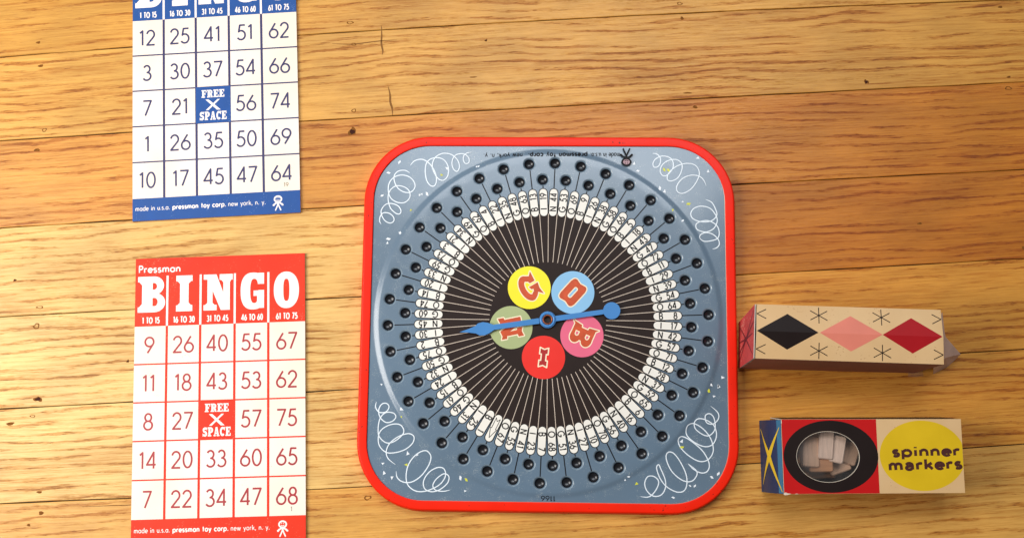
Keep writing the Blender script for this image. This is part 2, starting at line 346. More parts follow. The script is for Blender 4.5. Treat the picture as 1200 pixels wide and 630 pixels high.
# ================================================================== wooden floor
def wood_material():
    m = bpy.data.materials.new('oak_floor'); m.use_nodes = True
    nt = m.node_tree; N = nt.nodes; L = nt.links; b = N['Principled BSDF']
    at = N.new('ShaderNodeAttribute'); at.attribute_name = 'grain'
    tn = N.new('ShaderNodeAttribute'); tn.attribute_name = 'tone'
    def mapping(sx, sy, sz=1):
        n = N.new('ShaderNodeMapping'); n.inputs['Scale'].default_value = (sx, sy, sz)
        L.new(at.outputs['Vector'], n.inputs['Vector']); return n.outputs['Vector']
    def noise(vec, sc, det=4, rough=.55, dist=0):
        n = N.new('ShaderNodeTexNoise'); n.inputs['Scale'].default_value = sc; n.inputs['Detail'].default_value = det
        n.inputs['Roughness'].default_value = rough; n.inputs['Distortion'].default_value = dist
        L.new(vec, n.inputs['Vector']); return n.outputs['Fac']
    def rng(v, a, b_, c, d):
        n = N.new('ShaderNodeMapRange'); n.inputs['From Min'].default_value = a; n.inputs['From Max'].default_value = b_
        n.inputs['To Min'].default_value = c; n.inputs['To Max'].default_value = d; n.interpolation_type = 'SMOOTHSTEP'
        L.new(v, n.inputs['Value']); return n.outputs['Result']
    def math_(op, a, b_):
        n = N.new('ShaderNodeMath'); n.operation = op
        for i, v in enumerate((a, b_)):
            if isinstance(v, (int, float)): n.inputs[i].default_value = v
            else: L.new(v, n.inputs[i])
        return n.outputs[0]
    # growth rings: wavering lines along the board whose spacing and contrast wander
    warp = noise(mapping(.40, 1.2), 1.0, 2, .5)
    warp2 = noise(mapping(2.2, 6.0), 1.0, 4, .6)
    sep = N.new('ShaderNodeSeparateXYZ'); L.new(at.outputs['Vector'], sep.inputs[0])
    ph = math_('ADD', math_('MULTIPLY', sep.outputs['Y'], 74.0), math_('ADD', math_('MULTIPLY', warp, 26.0), math_('MULTIPLY', warp2, 6.5)))
    ring = rng(math_('SINE', ph, 0), .05, 1.0, 0, 1)
    ring = math_('MULTIPLY', ring, rng(noise(mapping(1.3, 9), 1.0, 3), .38, .62, .02, 1))
    fibre = noise(mapping(1.7, 62), 1.0, 6, .74)
    fine = noise(mapping(5.0, 150), 1.0, 4, .65)
    pores = rng(noise(mapping(11, 170), 1.0, 3, .6), .54, .64, 0, 1)
    pores = math_('MULTIPLY', pores, rng(math_('ADD', ring, noise(mapping(.9, 9), 1.0, 2)), .40, 1.0, .12, 1))
    broad = noise(mapping(.5, 4.5), 1.0, 3, .5, .3)
    cloud = noise(mapping(1.2, 2.5), 1.0, 4, .55)
    dark = math_('ADD', math_('MULTIPLY', ring, .36), math_('MULTIPLY', rng(fibre, .38, .62, 0, 1), .31))
    dark = math_('ADD', dark, math_('MULTIPLY', rng(fine, .38, .62, 0, 1), .17))
    dark = math_('ADD', dark, math_('MULTIPLY', rng(broad, .40, .72, 0, 1), .20))
    dark = math_('ADD', dark, math_('MULTIPLY', pores, .40))
    ramp = N.new('ShaderNodeValToRGB'); L.new(dark, ramp.inputs['Fac'])
    e = ramp.color_ramp.elements
    e[0].position = .02; e[0].color = (1.12, 1.07, .95, 1)
    e[1].position = .98; e[1].color = (.34, .17, .055, 1)
    q = ramp.color_ramp.elements.new(.38); q.color = (.93, .83, .66, 1)
    q = ramp.color_ramp.elements.new(.66); q.color = (.71, .48, .235, 1)
    mx = N.new('ShaderNodeMix'); mx.data_type = 'RGBA'; mx.blend_type = 'MULTIPLY'; mx.inputs['Factor'].default_value = 1
    L.new(tn.outputs['Color'], mx.inputs['A']); L.new(ramp.outputs['Color'], mx.inputs['B'])
    hs = N.new('ShaderNodeVectorMath'); hs.operation = 'SCALE'
    L.new(mx.outputs['Result'], hs.inputs[0]); L.new(rng(cloud, .3, .7, .88, 1.10), hs.inputs['Scale'])
    L.new(hs.outputs['Vector'], b.inputs['Base Color'])
    L.new(rng(dark, .2, .9, .34, .52), b.inputs['Roughness'])
    b.inputs['Specular IOR Level'].default_value = .28
    b.inputs['Coat Weight'].default_value = .10; b.inputs['Coat Roughness'].default_value = .38
    bp = N.new('ShaderNodeBump'); bp.inputs['Strength'].default_value = .35; bp.inputs['Distance'].default_value = .0003; bp.invert = True
    L.new(math_('ADD', dark, math_('MULTIPLY', pores, .5)), bp.inputs['Height']); L.new(bp.outputs['Normal'], b.inputs['Normal'])
    return m

WOOD = wood_material()
GAP = mat('floor_gap', (.030, .014, .006), .9)
SEAMS = [(-2.5e-5, .0491, 384.1), (-1.04e-5, .0535, 296.9), (-8.7e-6, .0554, 210.3), (-7e-7, .0579, 123.0), (4e-6, .0616, 36.24), (2.0e-5, .0646, -53.9)]
ALL = [(-2.5e-5, .047, 384.1+88*k) for k in (5, 4, 3, 2, 1)]+SEAMS+[(2.0e-5, .066, -53.9-89*k) for k in (1, 2, 3, 4, 5)]
def seam(k, x):
    a, b, c = ALL[k]; xx = max(-620, min(620, x)); return a*xx*xx+b*x+c
# end joints of each row: (x of joint, ...) and the tone of every board in it (linear base colours)
LT, MD, OR, DK, PL = (.64, .355, .095), (.62, .30, .062), (.58, .25, .040), (.50, .19, .025), (.70, .45, .165)
ROWS = {0: ([-350], [MD, LT]), 1: ([200], [LT, MD]), 2: ([-600, 500], [OR, LT, MD]), 3: ([-100], [MD, OR]), 4: ([-800, 620], [LT, LT, MD]),
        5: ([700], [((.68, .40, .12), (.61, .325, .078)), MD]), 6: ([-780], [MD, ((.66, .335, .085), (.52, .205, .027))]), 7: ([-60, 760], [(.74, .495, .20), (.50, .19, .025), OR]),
        8: ([20], [(.76, .53, .23), (.63, .305, .060)]), 9: ([-30, 800], [(.76, .53, .23), (.64, .31, .062), LT]), 10: ([640], [(.68, .395, .12), LT]),
        11: ([-200], [LT, MD]), 12: ([300], [MD, LT]), 13: ([-50], [LT, OR]), 14: ([0], [LT, MD])}
def hnoise(seed):
    rr = random.Random(seed); ks = [(rr.uniform(.01, .09), rr.uniform(0, 6.28), rr.uniform(.3, 1)) for _ in range(6)]
    return lambda x: sum(a*math.sin(w*x+p) for w, p, a in ks)/3
X0, X1 = -1500, 1450
mb = MB(); grain = []; tone = []
for r in range(len(ALL)-1):
    js, tones = ROWS.get(r, ([0], [LT, MD])); ends = [X0]+list(js)+[X1]
    nt_, nb_ = hnoise(r*2+11), hnoise(r*2+14)
    for bi in range(len(ends)-1):
        xa, xb = ends[bi], ends[bi+1]; ga = .16 if bi else 0; gb = .16 if bi < len(ends)-2 else 0
        off = random.uniform(-40, 40); offy = random.uniform(-20, 20)
        n = max(2, int((xb-xa)/9)); tc = tones[min(bi, len(tones)-1)]
        rows = []
        for i in range(n+1):
            x = xa+ga+(xb-gb-xa-ga)*i/n
            top = seam(r, x); bot = seam(r+1, x)
            gt = max(.08, .40+.34*nt_(x)); g2 = max(.08, .40+.34*nb_(x+3))
            rows.append([(x, top-gt, -2.2), (x, top-gt-.05, -.35), (x, top-gt-.5, 0), (x, bot+g2+.5, 0), (x, bot+g2+.05, -.35), (x, bot+g2, -2.2)])
        base = len(mb.v)
        vs = [p for row in rows for p in row]; fs = []
        for i in range(n):
            for j in range(5):
                a = i*6+j; fs.append((a, a+1, a+7, a+6))
        fs.append((0, 1, 2, 3, 4, 5)[::-1]); k = n*6; fs.append((k, k+1, k+2, k+3, k+4, k+5))
        fs = [tuple(reversed(f)) for f in fs]
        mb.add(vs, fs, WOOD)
        for x, y, z in vs:
            mid = .5*(seam(r, x)+seam(r+1, x))
            grain.append(((x+off*40)/100, (y-mid)/100+offy, r*1.7+bi*3.1)); 
            if isinstance(tc[0], tuple):          # left-to-right light falloff painted into this board's tone
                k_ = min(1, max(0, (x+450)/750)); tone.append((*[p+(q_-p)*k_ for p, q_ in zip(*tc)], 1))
            else: tone.append((*tc, 1))
            t_ = tone[-1]; tone[-1] = (t_[0]*1.03, t_[1]*.985, t_[2]*.86, 1)
nf = len(mb.v)
mb.add([(X0, -560, -2.0), (X1, -560, -2.0), (X1, 900, -2.0), (X0, 900, -2.0)], [(0, 1, 2, 3)], GAP)
floor = mb.build('wood_floor')
grain += [(0, 0, 0)]*4; tone += [(.1, .05, .02, 1)]*4
a = floor.data.attributes.new('grain', 'FLOAT_VECTOR', 'POINT')
a.data.foreach_set('vector', [c for g in grain for c in g])
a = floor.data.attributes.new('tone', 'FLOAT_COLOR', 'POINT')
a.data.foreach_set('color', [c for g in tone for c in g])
tag(floor, 'golden oak strip floor with thin dark seams between its boards', kind='structure')

# filled nail holes, dents and cracks in the boards
PUTTY = mat('nail_putty', (.21, .075, .012), .8, .15, mottle=.4, scale=900)
PUTTYD = mat('nail_dark', (.05, .014, .008), .8, .15, mottle=.3, scale=900)
SPLIT = mat('wood_split', (.24, .105, .028), .8, .15, mottle=.4, scale=1200)
PALE = mat('nail_pale', (.40, .23, .09), .6, mottle=.3, scale=900)
def blob(cx, cy, rx, ry, rot, k=.25, n=16, seed=0):
    rr = random.Random(seed); ph = [rr.uniform(0, 6.28) for _ in range(3)]
    out = []
    for i in range(n):
        t = 2*PI*i/n; q = 1+k*(math.sin(2*t+ph[0])*.5+math.sin(3*t+ph[1])*.5+math.sin(5*t+ph[2])*.3)
        x, y = rx*q*math.cos(t), ry*q*math.sin(t)
        out.append((cx+x*math.cos(rot)-y*math.sin(rot), cy+x*math.sin(rot)+y*math.cos(rot)))
    return out
NAILS = [(-503, 365, 3, 1.4, 0), (-499, 341, 3, 1.8, 0), (-491, 276, 2.4, 1.8, 2), (-497, 256, 3.4, 2, 0), (-193, 383, 3.2, 1.6, 2), (-189, 361, 3, 1.3, 2), (-187, 294, 2.6, 1.7, 2),
         (-188, 273, 2.9, 3.2, 1), (-71, 327, 4, .8, 0), (130, 400, 2.6, 1.6, 2), (132, 385, 2.2, 2, 0), (136, 310, 5, 1, 0), (143, 296, 2.6, 2.0, 0), (438, 394, 2.4, 1.6, 0),
         (442, 324, 2.2, 1.4, 0), (307, 320, 1.7, 1.8, 1), (441, 313, 3, 2, 2), (-59, 364, 1, 1, 1), (351, 182, 2.6, 1.4, 0), (-484, 102, 4, 1.2, 2), (-486, 84, 3.2, 2.6, 2), (-480, 15, 3.0, 2.0, 1),
         (-396, 51, 1.0, 1.2, 1), (-505, -8, 5, 1.8, 0), (-484, -1, 3, 1, 2), (-473, -71, 3, 1.4, 0), (-470, -90, 3.2, 2, 0), (-481, -101, 2.2, 1.4, 0), (-165, -74, 3.2, 2.2, 2), (-510, 128, 1.2, 1, 1), (446, 159, 2, 1.6, 0)]
for i, (x, y, rx, ry, k) in enumerate(NAILS):
    m_ = (PUTTY, PUTTYD, PALE)[k]; nb = MB()
    if k == 2:
        nb.flat(shape([blob(x, y, rx, ry, .05, seed=i)], [blob(x, y, rx*.62, ry*.62, .05, seed=i)]), PUTTY, .05)
    else:
        if k: nb.flat(shape([blob(x, y, rx*1.25, ry*1.25, .05, .4, seed=i+50)]), PUTTY, .03)
        nb.flat(shape([blob(x, y, rx*.8, ry*.8, .05, seed=i)]), m_, .06)
    nb.build('nail_hole', floor)
def crack(pts, w):
    L = ribbon(spline(pts, 4), w, .2); cb = MB()
    v = [(p[0], p[1], .04) for q in L for p in q]
    cb.add(v, [(2*i, 2*i+1, 2*i+3, 2*i+2) for i in range(len(L)-1)], SPLIT); cb.build('crack', floor)  # shallow splits
crack([(-162, 380), (-161.4, 370), (-161.6, 362), (-160, 354), (-160.6, 350)], 1.7)
crack([(-154, 318), (-152, 310), (-151.5, 302), (-149.6, 296), (-149.2, 289)], 2.0)
crack([(-210, 362), (-190, 361), (-165, 364), (-146, 365)], 1.1)
crack([(-432, -84), (-410, -83), (-385, -82), (-362, -80)], .9)
crack([(-482, 94), (-472, 96), (-462, 97)], 1.0)

# ================================================================== bingo cards
PAPER = mat('card_paper', rgb(250, 237, 227), .55, .3, mottle=.03, scale=40, wear=.975, wcol=rgb(205, 180, 140), wscale=1200, tint=rgb(246, 228, 202))
KRAFT = mat('card_edge', rgb(150, 120, 85), .8)
REDINK = mat('red_ink', rgb(232, 44, 14), .52, .25, mottle=.08, scale=120, wear=.95, wcol=rgb(240, 130, 100), wscale=1300, tint=rgb(236, 56, 22))
REDNUM = mat('red_number_ink', rgb(168, 34, 40), .5, mottle=.1)
BLUEINK = mat('blue_ink', rgb(36, 82, 152), .52, .25, mottle=.1, scale=120, wear=.95, wcol=rgb(110, 140, 190), wscale=1300, tint=rgb(40, 84, 150))
BLUENUM = mat('blue_number_ink', rgb(48, 44, 92), .5, mottle=.1)
WHITEINK = mat('bare_paper', rgb(252, 241, 232), .55, .35, mottle=.02)
GREYINK = mat('grey_ink', rgb(150, 135, 110), .6)
W, HH, RW, FT = 162.67, 64.91, 35.77, 21.99
CX = [0, .190*W, .386*W, .5876*W, .785*W, W]
H5 = HH+5*RW
def bingo_card(name, loc, rz, ink, num, rows, label, serial, maker):
    m0 = MB(); m0.slab([(0, -H5-FT), (W, -H5-FT), (W, 0), (0, 0)], .02, 2.3, KRAFT)
    m0.flat(([(0.02, -H5-FT+.02), (W-.02, -H5-FT+.02), (W-.02, -.02), (.02, -.02)], [(0, 1, 2, 3)]), PAPER, 2.32)
    root = m0.build(name); root.location = (loc[0]*S, loc[1]*S, 0); root.rotation_euler = (0, 0, rz)
    tag(root, label, 'bingo card', 'bingo cards laid on the floor')
    z = 2.32
    # header band with its letters
    hb = MB(); hb.flat(shape([rect(.02, -HH, W-.02, -.02)]), ink, z+.03); hd = hb.build('header_band', root)
    for k in (1, 2, 3, 4):
        dv = MB(); dv.flat(shape([rect(CX[k]-1.0, -HH, CX[k]+1.0, -HH*.262)]), WHITEINK, z+.06); dv.build('divider_line', hd)
    for k, ch in enumerate('BINGO'):
        x0 = (.016, .242, .404, .622, .817)[k]*W; x1 = (.178, .338, .575, .760, .965)[k]*W
        put_big(ch, WHITEINK, 'title_letter', hd, x0, -HH*.795, HH*.527, x1-x0, z+.06)
    for k, s in enumerate(('1 TO 15', '16 TO 30', '31 TO 45', '46 TO 60', '61 TO 75')):
        tb = MB(); cx = (.095, .290, .487, .690, .893)[k]*W
        text(tb, s, cx, -HH*.955, HH*.082, WHITEINK, t=.20, sx=.72, z=z+.06, gap=.17, fit=(.10 if k == 0 else .123)*W); tb.build('range_text', hd)
    tb = MB(); text(tb, 'Pressman', .02*W, -HH*.206, HH*.098, WHITEINK, t=.19, sx=1, z=z+.06, align='l', gap=.14, fit=.245*W); tb.build('maker_text', hd)
    # grid
    pos = [rect(CX[k]-1.15, -H5, CX[k]+1.15, -HH) for k in (1, 2, 3, 4)]+[rect(.02, -HH-RW*k-.68, W-.02, -HH-RW*k+.68) for k in (1, 2, 3, 4)]
    gb = MB(); gb.flat(shape(pos), num if ink is BLUEINK else ink, z+.03); gb.build('number_grid', root)
    for r in range(5):
        for c in range(5):
            cx = .5*(CX[c]+CX[c+1]); cy = -HH-RW*(r+.5)
            if c == 0: cx -= 1.0
            if r == 2 and c == 2: continue
            nb = MB(); s = str(rows[r][c])
            text(nb, s, cx, cy-7.4, 14.8, num, t=.120, sx=.98, z=z+.05, gap=.11); nb.build('number', root)
    fb = MB(); cx = .5*(CX[2]+CX[3]); cy = -HH-RW*2.5
    fb.flat(shape([rect(CX[2]-.6, cy-RW/2-.3, CX[3]+.9, cy+RW/2+.3)]), ink, z+.08); fs_ = fb.build('free_space', root)
    tb = MB(); slab_text(tb, 'FREE', cx, cy+RW*.205, RW*.215, 22.5, WHITEINK, z+.11); tb.build('free_text', fs_)
    xb = MB(); q = RW*.15
    xb.flat(shape([[(cx-7.4, cy+q), (cx-4.2, cy+q), (cx+7.6, cy-q), (cx+3.9, cy-q)], [(cx+6.9, cy+q), (cx+4.4, cy+q), (cx-7.2, cy-q), (cx-4.6, cy-q)]]), WHITEINK, z+.11); xb.build('cross_mark', fs_)
    tb = MB(); slab_text(tb, 'SPACE', cx, cy-RW*.425, RW*.235, 26.5, WHITEINK, z+.11); tb.build('space_text', fs_)
    # footer
    fb = MB(); fb.flat(shape([rect(.02, -H5-FT+.02, W-.02, -H5)]), ink, z+.03); ft = fb.build('footer_band', root)
    tb = MB(); yb = -H5-FT*.545; hh = 4.4
    text(tb, 'made in u.s.a.', .018*W, yb, hh, WHITEINK, t=.13, sx=1.0, z=z+.06, align='l', gap=.15, fit=.205*W)
    text(tb, 'pressman toy corp.', .240*W, yb, hh, WHITEINK, t=.22, sx=1.0, z=z+.06, align='l', gap=.17, fit=.318*W)
    text(tb, 'new york, n. y.', .572*W, yb, hh, WHITEINK, t=.13, sx=1.0, z=z+.06, align='l', gap=.15, fit=.222*W)
    tb.build('maker_text', ft)
    eb = MB(); emblem(eb, .868*W, -H5-FT*.50, 14.8, WHITEINK, ink, z+.06); eb.build('emblem', ft)
    sb = MB(); text(sb, serial, .918*W, -H5+4.0, 3.9, GREYINK, t=.16, z=z+.05, gap=.15); sb.build('serial_mark', root)
    return root

bingo_card('bingo_card', (-392.61, 148.14), .0351, REDINK, REDNUM, [(9, 26, 40, 55, 67), (11, 18, 43, 53, 62), (8, 27, 0, 57, 75), (14, 20, 33, 60, 65), (7, 22, 34, 47, 68)],
           'red and white bingo card with its title showing, below the blue card', '1', True)
bingo_card('bingo_card', (-411.94, 449.99), .0530, BLUEINK, BLUENUM, [(12, 25, 41, 51, 62), (3, 30, 37, 54, 66), (7, 21, 0, 56, 74), (1, 26, 35, 50, 69), (10, 17, 45, 47, 64)],
           'blue and white bingo card cut off by the top edge of the photo', '19', True)

# ================================================================== spinner board
TIN = mat('slate_litho_tin', rgb(100, 122, 141), .30, .6, coat=.45, mottle=.09, scale=22, bump=.22, wear=.90, wcol=rgb(150, 160, 165), wscale=1600, tint=rgb(95, 113, 128))
RIM = mat('red_enamel', rgb(248, 34, 1), .45, .18, coat=.06, mottle=.06, scale=60, bump=.1, wear=.955, wcol=rgb(110, 30, 16), wscale=420, tint=rgb(240, 34, 4))
BLACK = mat('black_enamel', (.010, .010, .013), .28, .5, coat=.3)
DIAL = mat('dark_brown_litho', rgb(40, 27, 22), .5, .2, mottle=.12, scale=80)
CREAM = mat('cream_litho', rgb(240, 234, 222), .45, .5, mottle=.03)
BLKINK = mat('black_litho_ink', rgb(18, 14, 15), .5, .2)
RAY = mat('pale_ray_ink', rgb(215, 195, 175), .5)
CURL = mat('white_curl_ink', rgb(232, 240, 245), .4)
FLW = mat('white_fleck_ink', rgb(238, 242, 245), .4)
FLY = mat('yellow_fleck_ink', rgb(215, 215, 60), .4)
CATCH = mat('edge_catch_light', rgb(205, 190, 160), .35, metal=.4)
BR = -.38886*PI/180
board = empty('spinner_board', (1.168, 89.561, 0), BR)
tag(board, 'square tin bingo spinner board with red rounded rim and numbered dial', 'spinner board')
ZP = 11.6; ZL = 10.0; HB = 166.2; RB = 53
def zpan(r):
    if r <= 157: return ZP
    if r >= 163.5: return ZL
    t = (163.5-r)/6.5; t = t*t*(3-2*t); return ZL+(ZP-ZL)*t
SL = []
for i in range(76):
    a = math.radians(180+180/76-i*360/76)
    SL.append((a, 149.06 if i % 2 == 0 else 133.1))
# pressed panel with a pit punched at every slot
RH = 6.3
V = []; E_ = []; F_ = []
def ring_c(pts, face=False):
    o = len(V); V.extend(Vector(p) for p in pts); n = len(pts)
    E_.extend((o+i, o+(i+1) % n) for i in range(n))
    F_.append([o+i for i in range(n)])
ring_c(rrect(HB, HB, RB, 16))
for r in (163.5, 162.2, 160.9, 159.6, 158.3, 157.0): ring_c(ell(0, 0, r, r, 144))
for a, r in SL: ring_c(ell(r*math.cos(a), r*math.sin(a), RH, RH, 20))
v, e, f, ov, oe, of = delaunay_2d_cdt(V, [], F_, 0, 1e-5, True)
keep = [tuple(t) for t, ids in zip(f, of) if ids and not any(i >= 7 for i in ids)]
mb = MB(); mb.add([(p.x, p.y, zpan(math.hypot(p.x, p.y))) for p in v], keep, TIN, True)
panel = mb.build('tin_panel', board)
# rolled red rim
prof = [(-9.2, ZL-.8), (-9.15, ZL+.5), (-8.95, ZL+.85), (-8.6, ZL+1.0), (-8.2, ZL+1.03), (-2.2, ZL+1.0), (-1.7, ZL+.95), (-1.0, ZL+.6), (-.4, ZL-.3), (-.05, ZL-1.6), (.2, 5), (.9, 2.2), (1.5, .9), (1.3, .1)]
mb = MB(); vs = []; np_ = None
for d, z in prof:
    p = rrect(174.9+d, 174.9+d, 62+d, 16); np_ = len(p); vs += [(a_, b_, z) for a_, b_ in p]
fs = [(k*np_+i, k*np_+(i+1) % np_, (k+1)*np_+(i+1) % np_, (k+1)*np_+i) for k in range(len(prof)-1) for i in range(np_)]
mb.add(vs, [tuple(reversed(q)) for q in fs], RIM, True)
rim = mb.build('rim', board)
mb = MB(); mb.flat(shape([rrect(HB, HB, RB, 16)], [rrect(HB-.5, HB-.5, RB-.5, 16, .45, -.4)]), BLKINK, ZL+.06)
mb.flat(shape([rrect(HB, HB, RB, 16)], [rrect(HB-.35, HB-.35, RB-.35, 16, -.5, .3)]), CATCH, ZL+.09); mb.build('panel_border', board)  # pale strip painted for the light caught on the inner edge
# pits
PITHALO = mat('lit_tin_lip', rgb(132, 148, 158), .3, .6, coat=.3, mottle=.3, scale=400)  # lighter tin puts the lit halo into the colour of each pit's lip
pb = MB(); pr = [(RH, 0), (5.9, -.25), (5.5, -.6), (5.15, -1.0), (4.8, -1.35), (4.6, -1.7), (4.2, -3.0), (3.5, -3.8), (2.5, -4.4), (1.2, -4.75), (.01, -4.85)]
n = 20; vs = []; 
for r, z in pr: vs += [(p[0], p[1], z) for p in ell(0, 0, r, r, n)]
q = [(k*n+i, (k+1)*n+i, (k+1)*n+(i+1) % n, k*n+(i+1) % n) for k in range(len(pr)-1) for i in range(n)]
pb.add(vs, [tuple(reversed(t)) for t in q[:n*2]], PITHALO, True); pb.add(vs, [tuple(reversed(t)) for t in q[n*2:n*4]], TIN, True); pb.add(vs, [tuple(reversed(t)) for t in q[n*4:]], BLACK, True)
hole = pb.build('peg_hole', board); hme = hole.data
for i, (a, r) in enumerate(SL):
    o = hole if i == 0 else link(bpy.data.objects.new('peg_hole', hme), board)
    o.location = (r*math.cos(a)*S, r*math.sin(a)*S, ZP*S)
# dial
z0 = ZP+.05
mb = MB(); mb.flat(shape([ell(0, 0, 109, 109, 120)]), DIAL, z0)
for i in range(76):
    a = math.radians(180+180/76-(i+.5)*360/76)
    ca, sa = math.cos(a), math.sin(a); w = .36
    mb.flat(([(ca*r-sa*s*w*.78, sa*r+ca*s*w*.78) for r, s in ((54.2, -1), (101.5, -1), (101.5, 1), (54.2, 1))], [(0, 1, 2, 3)]), RAY, z0+.03)
dial = mb.build('dial', board)
SEQ = ('N45 G60 O74 B14 I20 N33 G59 O73 B3 I21 N34 G49 O62 B4 I22 N35 G48 O63 B13 I19 N44 G53 O69 B9 I26 N38 G58 O66 B5 I18 N43 G47 O72 B11 I29 N39 G54 O64 B8 I17 N42 G57 O71 B12 I28 N37 G52 O65 '
       'B6 I16 N40 G56 O70 B10 I27 N36 G51 O68 B7 I23 N41 G55 O67 * B1 I25 N31 G46 O61 B15 I24 N32 G50 O75 B2 I30').split()
R0, R1, HW = 98.1, 124.0, 3.52
def capsule(r0, r1, hw):
    return arc(r1-hw, 0, hw, hw, -90, 90, 10)+arc(r0+hw, 0, hw, hw, 90, 270, 10)
cap_in = shape([capsule(R0, R1, HW)]); cap_out = shape([capsule(R0-.5, R1+.75, HW+.85)])
for i, (a, rh) in enumerate(SL):
    tb = MB(); ca, sa = math.cos(a), math.sin(a)
    fn = lambda x, y, z, ca=ca, sa=sa: (x*ca-y*sa, x*sa+y*ca, z)
    zz = z0+.06+(i % 2)*.02
    tb.flat(cap_out, BLKINK, zz, fn); tb.flat(cap_in, CREAM, z0+.11, fn)
    tb.flat(([(R1, -.5), (rh-6.0, -.5), (rh-6.0, .5), (R1, .5)], [(0, 1, 2, 3)]), BLKINK, z0+.03, fn)
    s = SEQ[i]
    if s == '*':
        tri = shape(stroke_polys([(101.5, -2.0), (111.5, -2.0), (111.5, -3.1), (120.5, 0), (111.5, 3.1), (111.5, 2.0), (101.5, 2.0), (104.2, 0)], .6, closed=True))
        tb.flat(tri, BLKINK, z0+.14, fn)
    else:
        hh = 5.8
        text(tb, s[0], 104.9, -hh/2, hh, BLKINK, t=.18, sx=1.0, z=z0+.14, fn=fn)
        text(tb, s[1:], 119.9, -hh/2, hh, BLKINK, t=.18, sx=.90, z=z0+.14, align='r', gap=.15, fn=fn)
    tb.build('number_tag', board)
# letter discs in the middle
DISC = {'G': rgb(250, 232, 20), 'O': rgb(138, 190, 226), 'B': rgb(232, 100, 130), 'I': rgb(236, 34, 14), 'N': rgb(170, 180, 124)}
LINK_ = mat('orange_letter_ink', rgb(200, 74, 22), .45, mottle=.18, scale=200)
LIDK = mat('crimson_letter_ink', rgb(176, 26, 20), .45, mottle=.15, scale=200)
LOUT = mat('letter_outline_ink', rgb(250, 232, 195), .45)
def tuscan(ch):
    nt = .055
    if ch == 'I':
        return [[(-.21, .5), (0, .5-nt*1.6), (.21, .5), (.21, .16), (.12, .16), (.12, -.16), (.21, -.16), (.21, -.5), (0, -.5+nt*1.6), (-.21, -.5), (-.21, -.16), (-.12, -.16), (-.12, .16), (-.21, .16)]], []
    if ch == 'O':
        return [[(-.36, .30)]+arc(-.22, .34, .13, .15, 150, 70, 5)+[(0, .44)]+arc(.22, .34, .13, .15, 110, 30, 5)+[(.36, .30), (.36, -.30)]+arc(.22, -.34, .13, .15, -30, -110, 5)+[(0, -.44)]+arc(-.22, -.34, .13, .15, -70, -150, 5)+[(-.36, -.30)]], [rrect(.085, .25, .07, 4)]
    if ch == 'B':
        out = [(-.46, .62), (-.36, .50), (-.02, .50)]+arc(.12, .27, .27, .24, 90, -70, 10)+arc(.12, -.27, .27, .24, 70, -90, 10)+[(-.02, -.50), (-.36, -.50), (-.46, -.62), (-.40, -.18), (-.30, -.16), (-.30, .16), (-.40, .18)]
        return [out], [[(-.12, .15)]+arc(.0, .25, .10, .10, -80, 80, 6)+[(-.12, .35)], [(-.12, -.35)]+arc(.0, -.25, .10, .10, -80, 80, 6)+[(-.12, -.15)]]
    if ch == 'G':
        out = arc(-.06, 0, .30, .5, 62, 298, 18)+[(.16, -.38), (.22, -.30), (.38, -.46), (.34, -.2), (.38, .02), (.0, .02), (.04, -.1), (.12, -.11), (.09, -.2)]+arc(-.03, 0, .11, .27, 300, 60, 12)+[(.07, .22), (.10, .13), (.31, .13), (.33, .52), (.2, .38)]
        return [out], []
    out = [(-.40, .5), (-.28, .44), (-.08, .5), (.16, -.10), (.16, .22), (.08, .24), (.08, .5), (.24, .44), (.42, .5), (.42, .24), (.34, .22), (.34, -.5), (.10, -.5), (-.14, .06), (-.14, -.24), (-.06, -.26), (-.06, -.5), (-.22, -.44), (-.40, -.5), (-.40, -.26), (-.30, -.24), (-.30, .24), (-.40, .26)]
    return [out], []
for k, ch in enumerate('GOBIN'):
    ang = math.radians(120-72*k); cx, cy = 34.8*math.cos(ang), 34.8*math.sin(ang)
    mb = MB(); mb.flat(shape([ell(0, 0, 20, 20, 64)]), mat('disc_ink_'+ch.lower(), DISC[ch], .42, mottle=.03), z0+.07)
    d = mb.build('letter_disc', board, (cx, cy, 0)); d.rotation_euler = (0, 0, ang-PI/2)
    lb = MB(); hgt = {'I': 18, 'O': 24, 'B': 20.5, 'G': 25, 'N': 21}[ch]; wx = {'I': 1.05, 'O': .98, 'B': 1.1, 'G': .98, 'N': 1.15}[ch]
    pos, neg = tuscan(ch); sc = lambda P: [(x*hgt*wx, y*hgt) for x, y in P]
    pos = [sc(p) for p in pos]; neg = [sc(p) for p in neg]
    ring = []
    for p in pos+neg: ring += stroke_polys(p, 2.0 if ch != 'I' else 1.2, closed=True)
    lb.flat(shape(ring), LOUT, z0+.10)
    lb.flat(shape(pos, neg), LIDK if ch == 'I' else LINK_, z0+.13 if ch != 'I' else z0+.09)
    lb.build('letter', d)
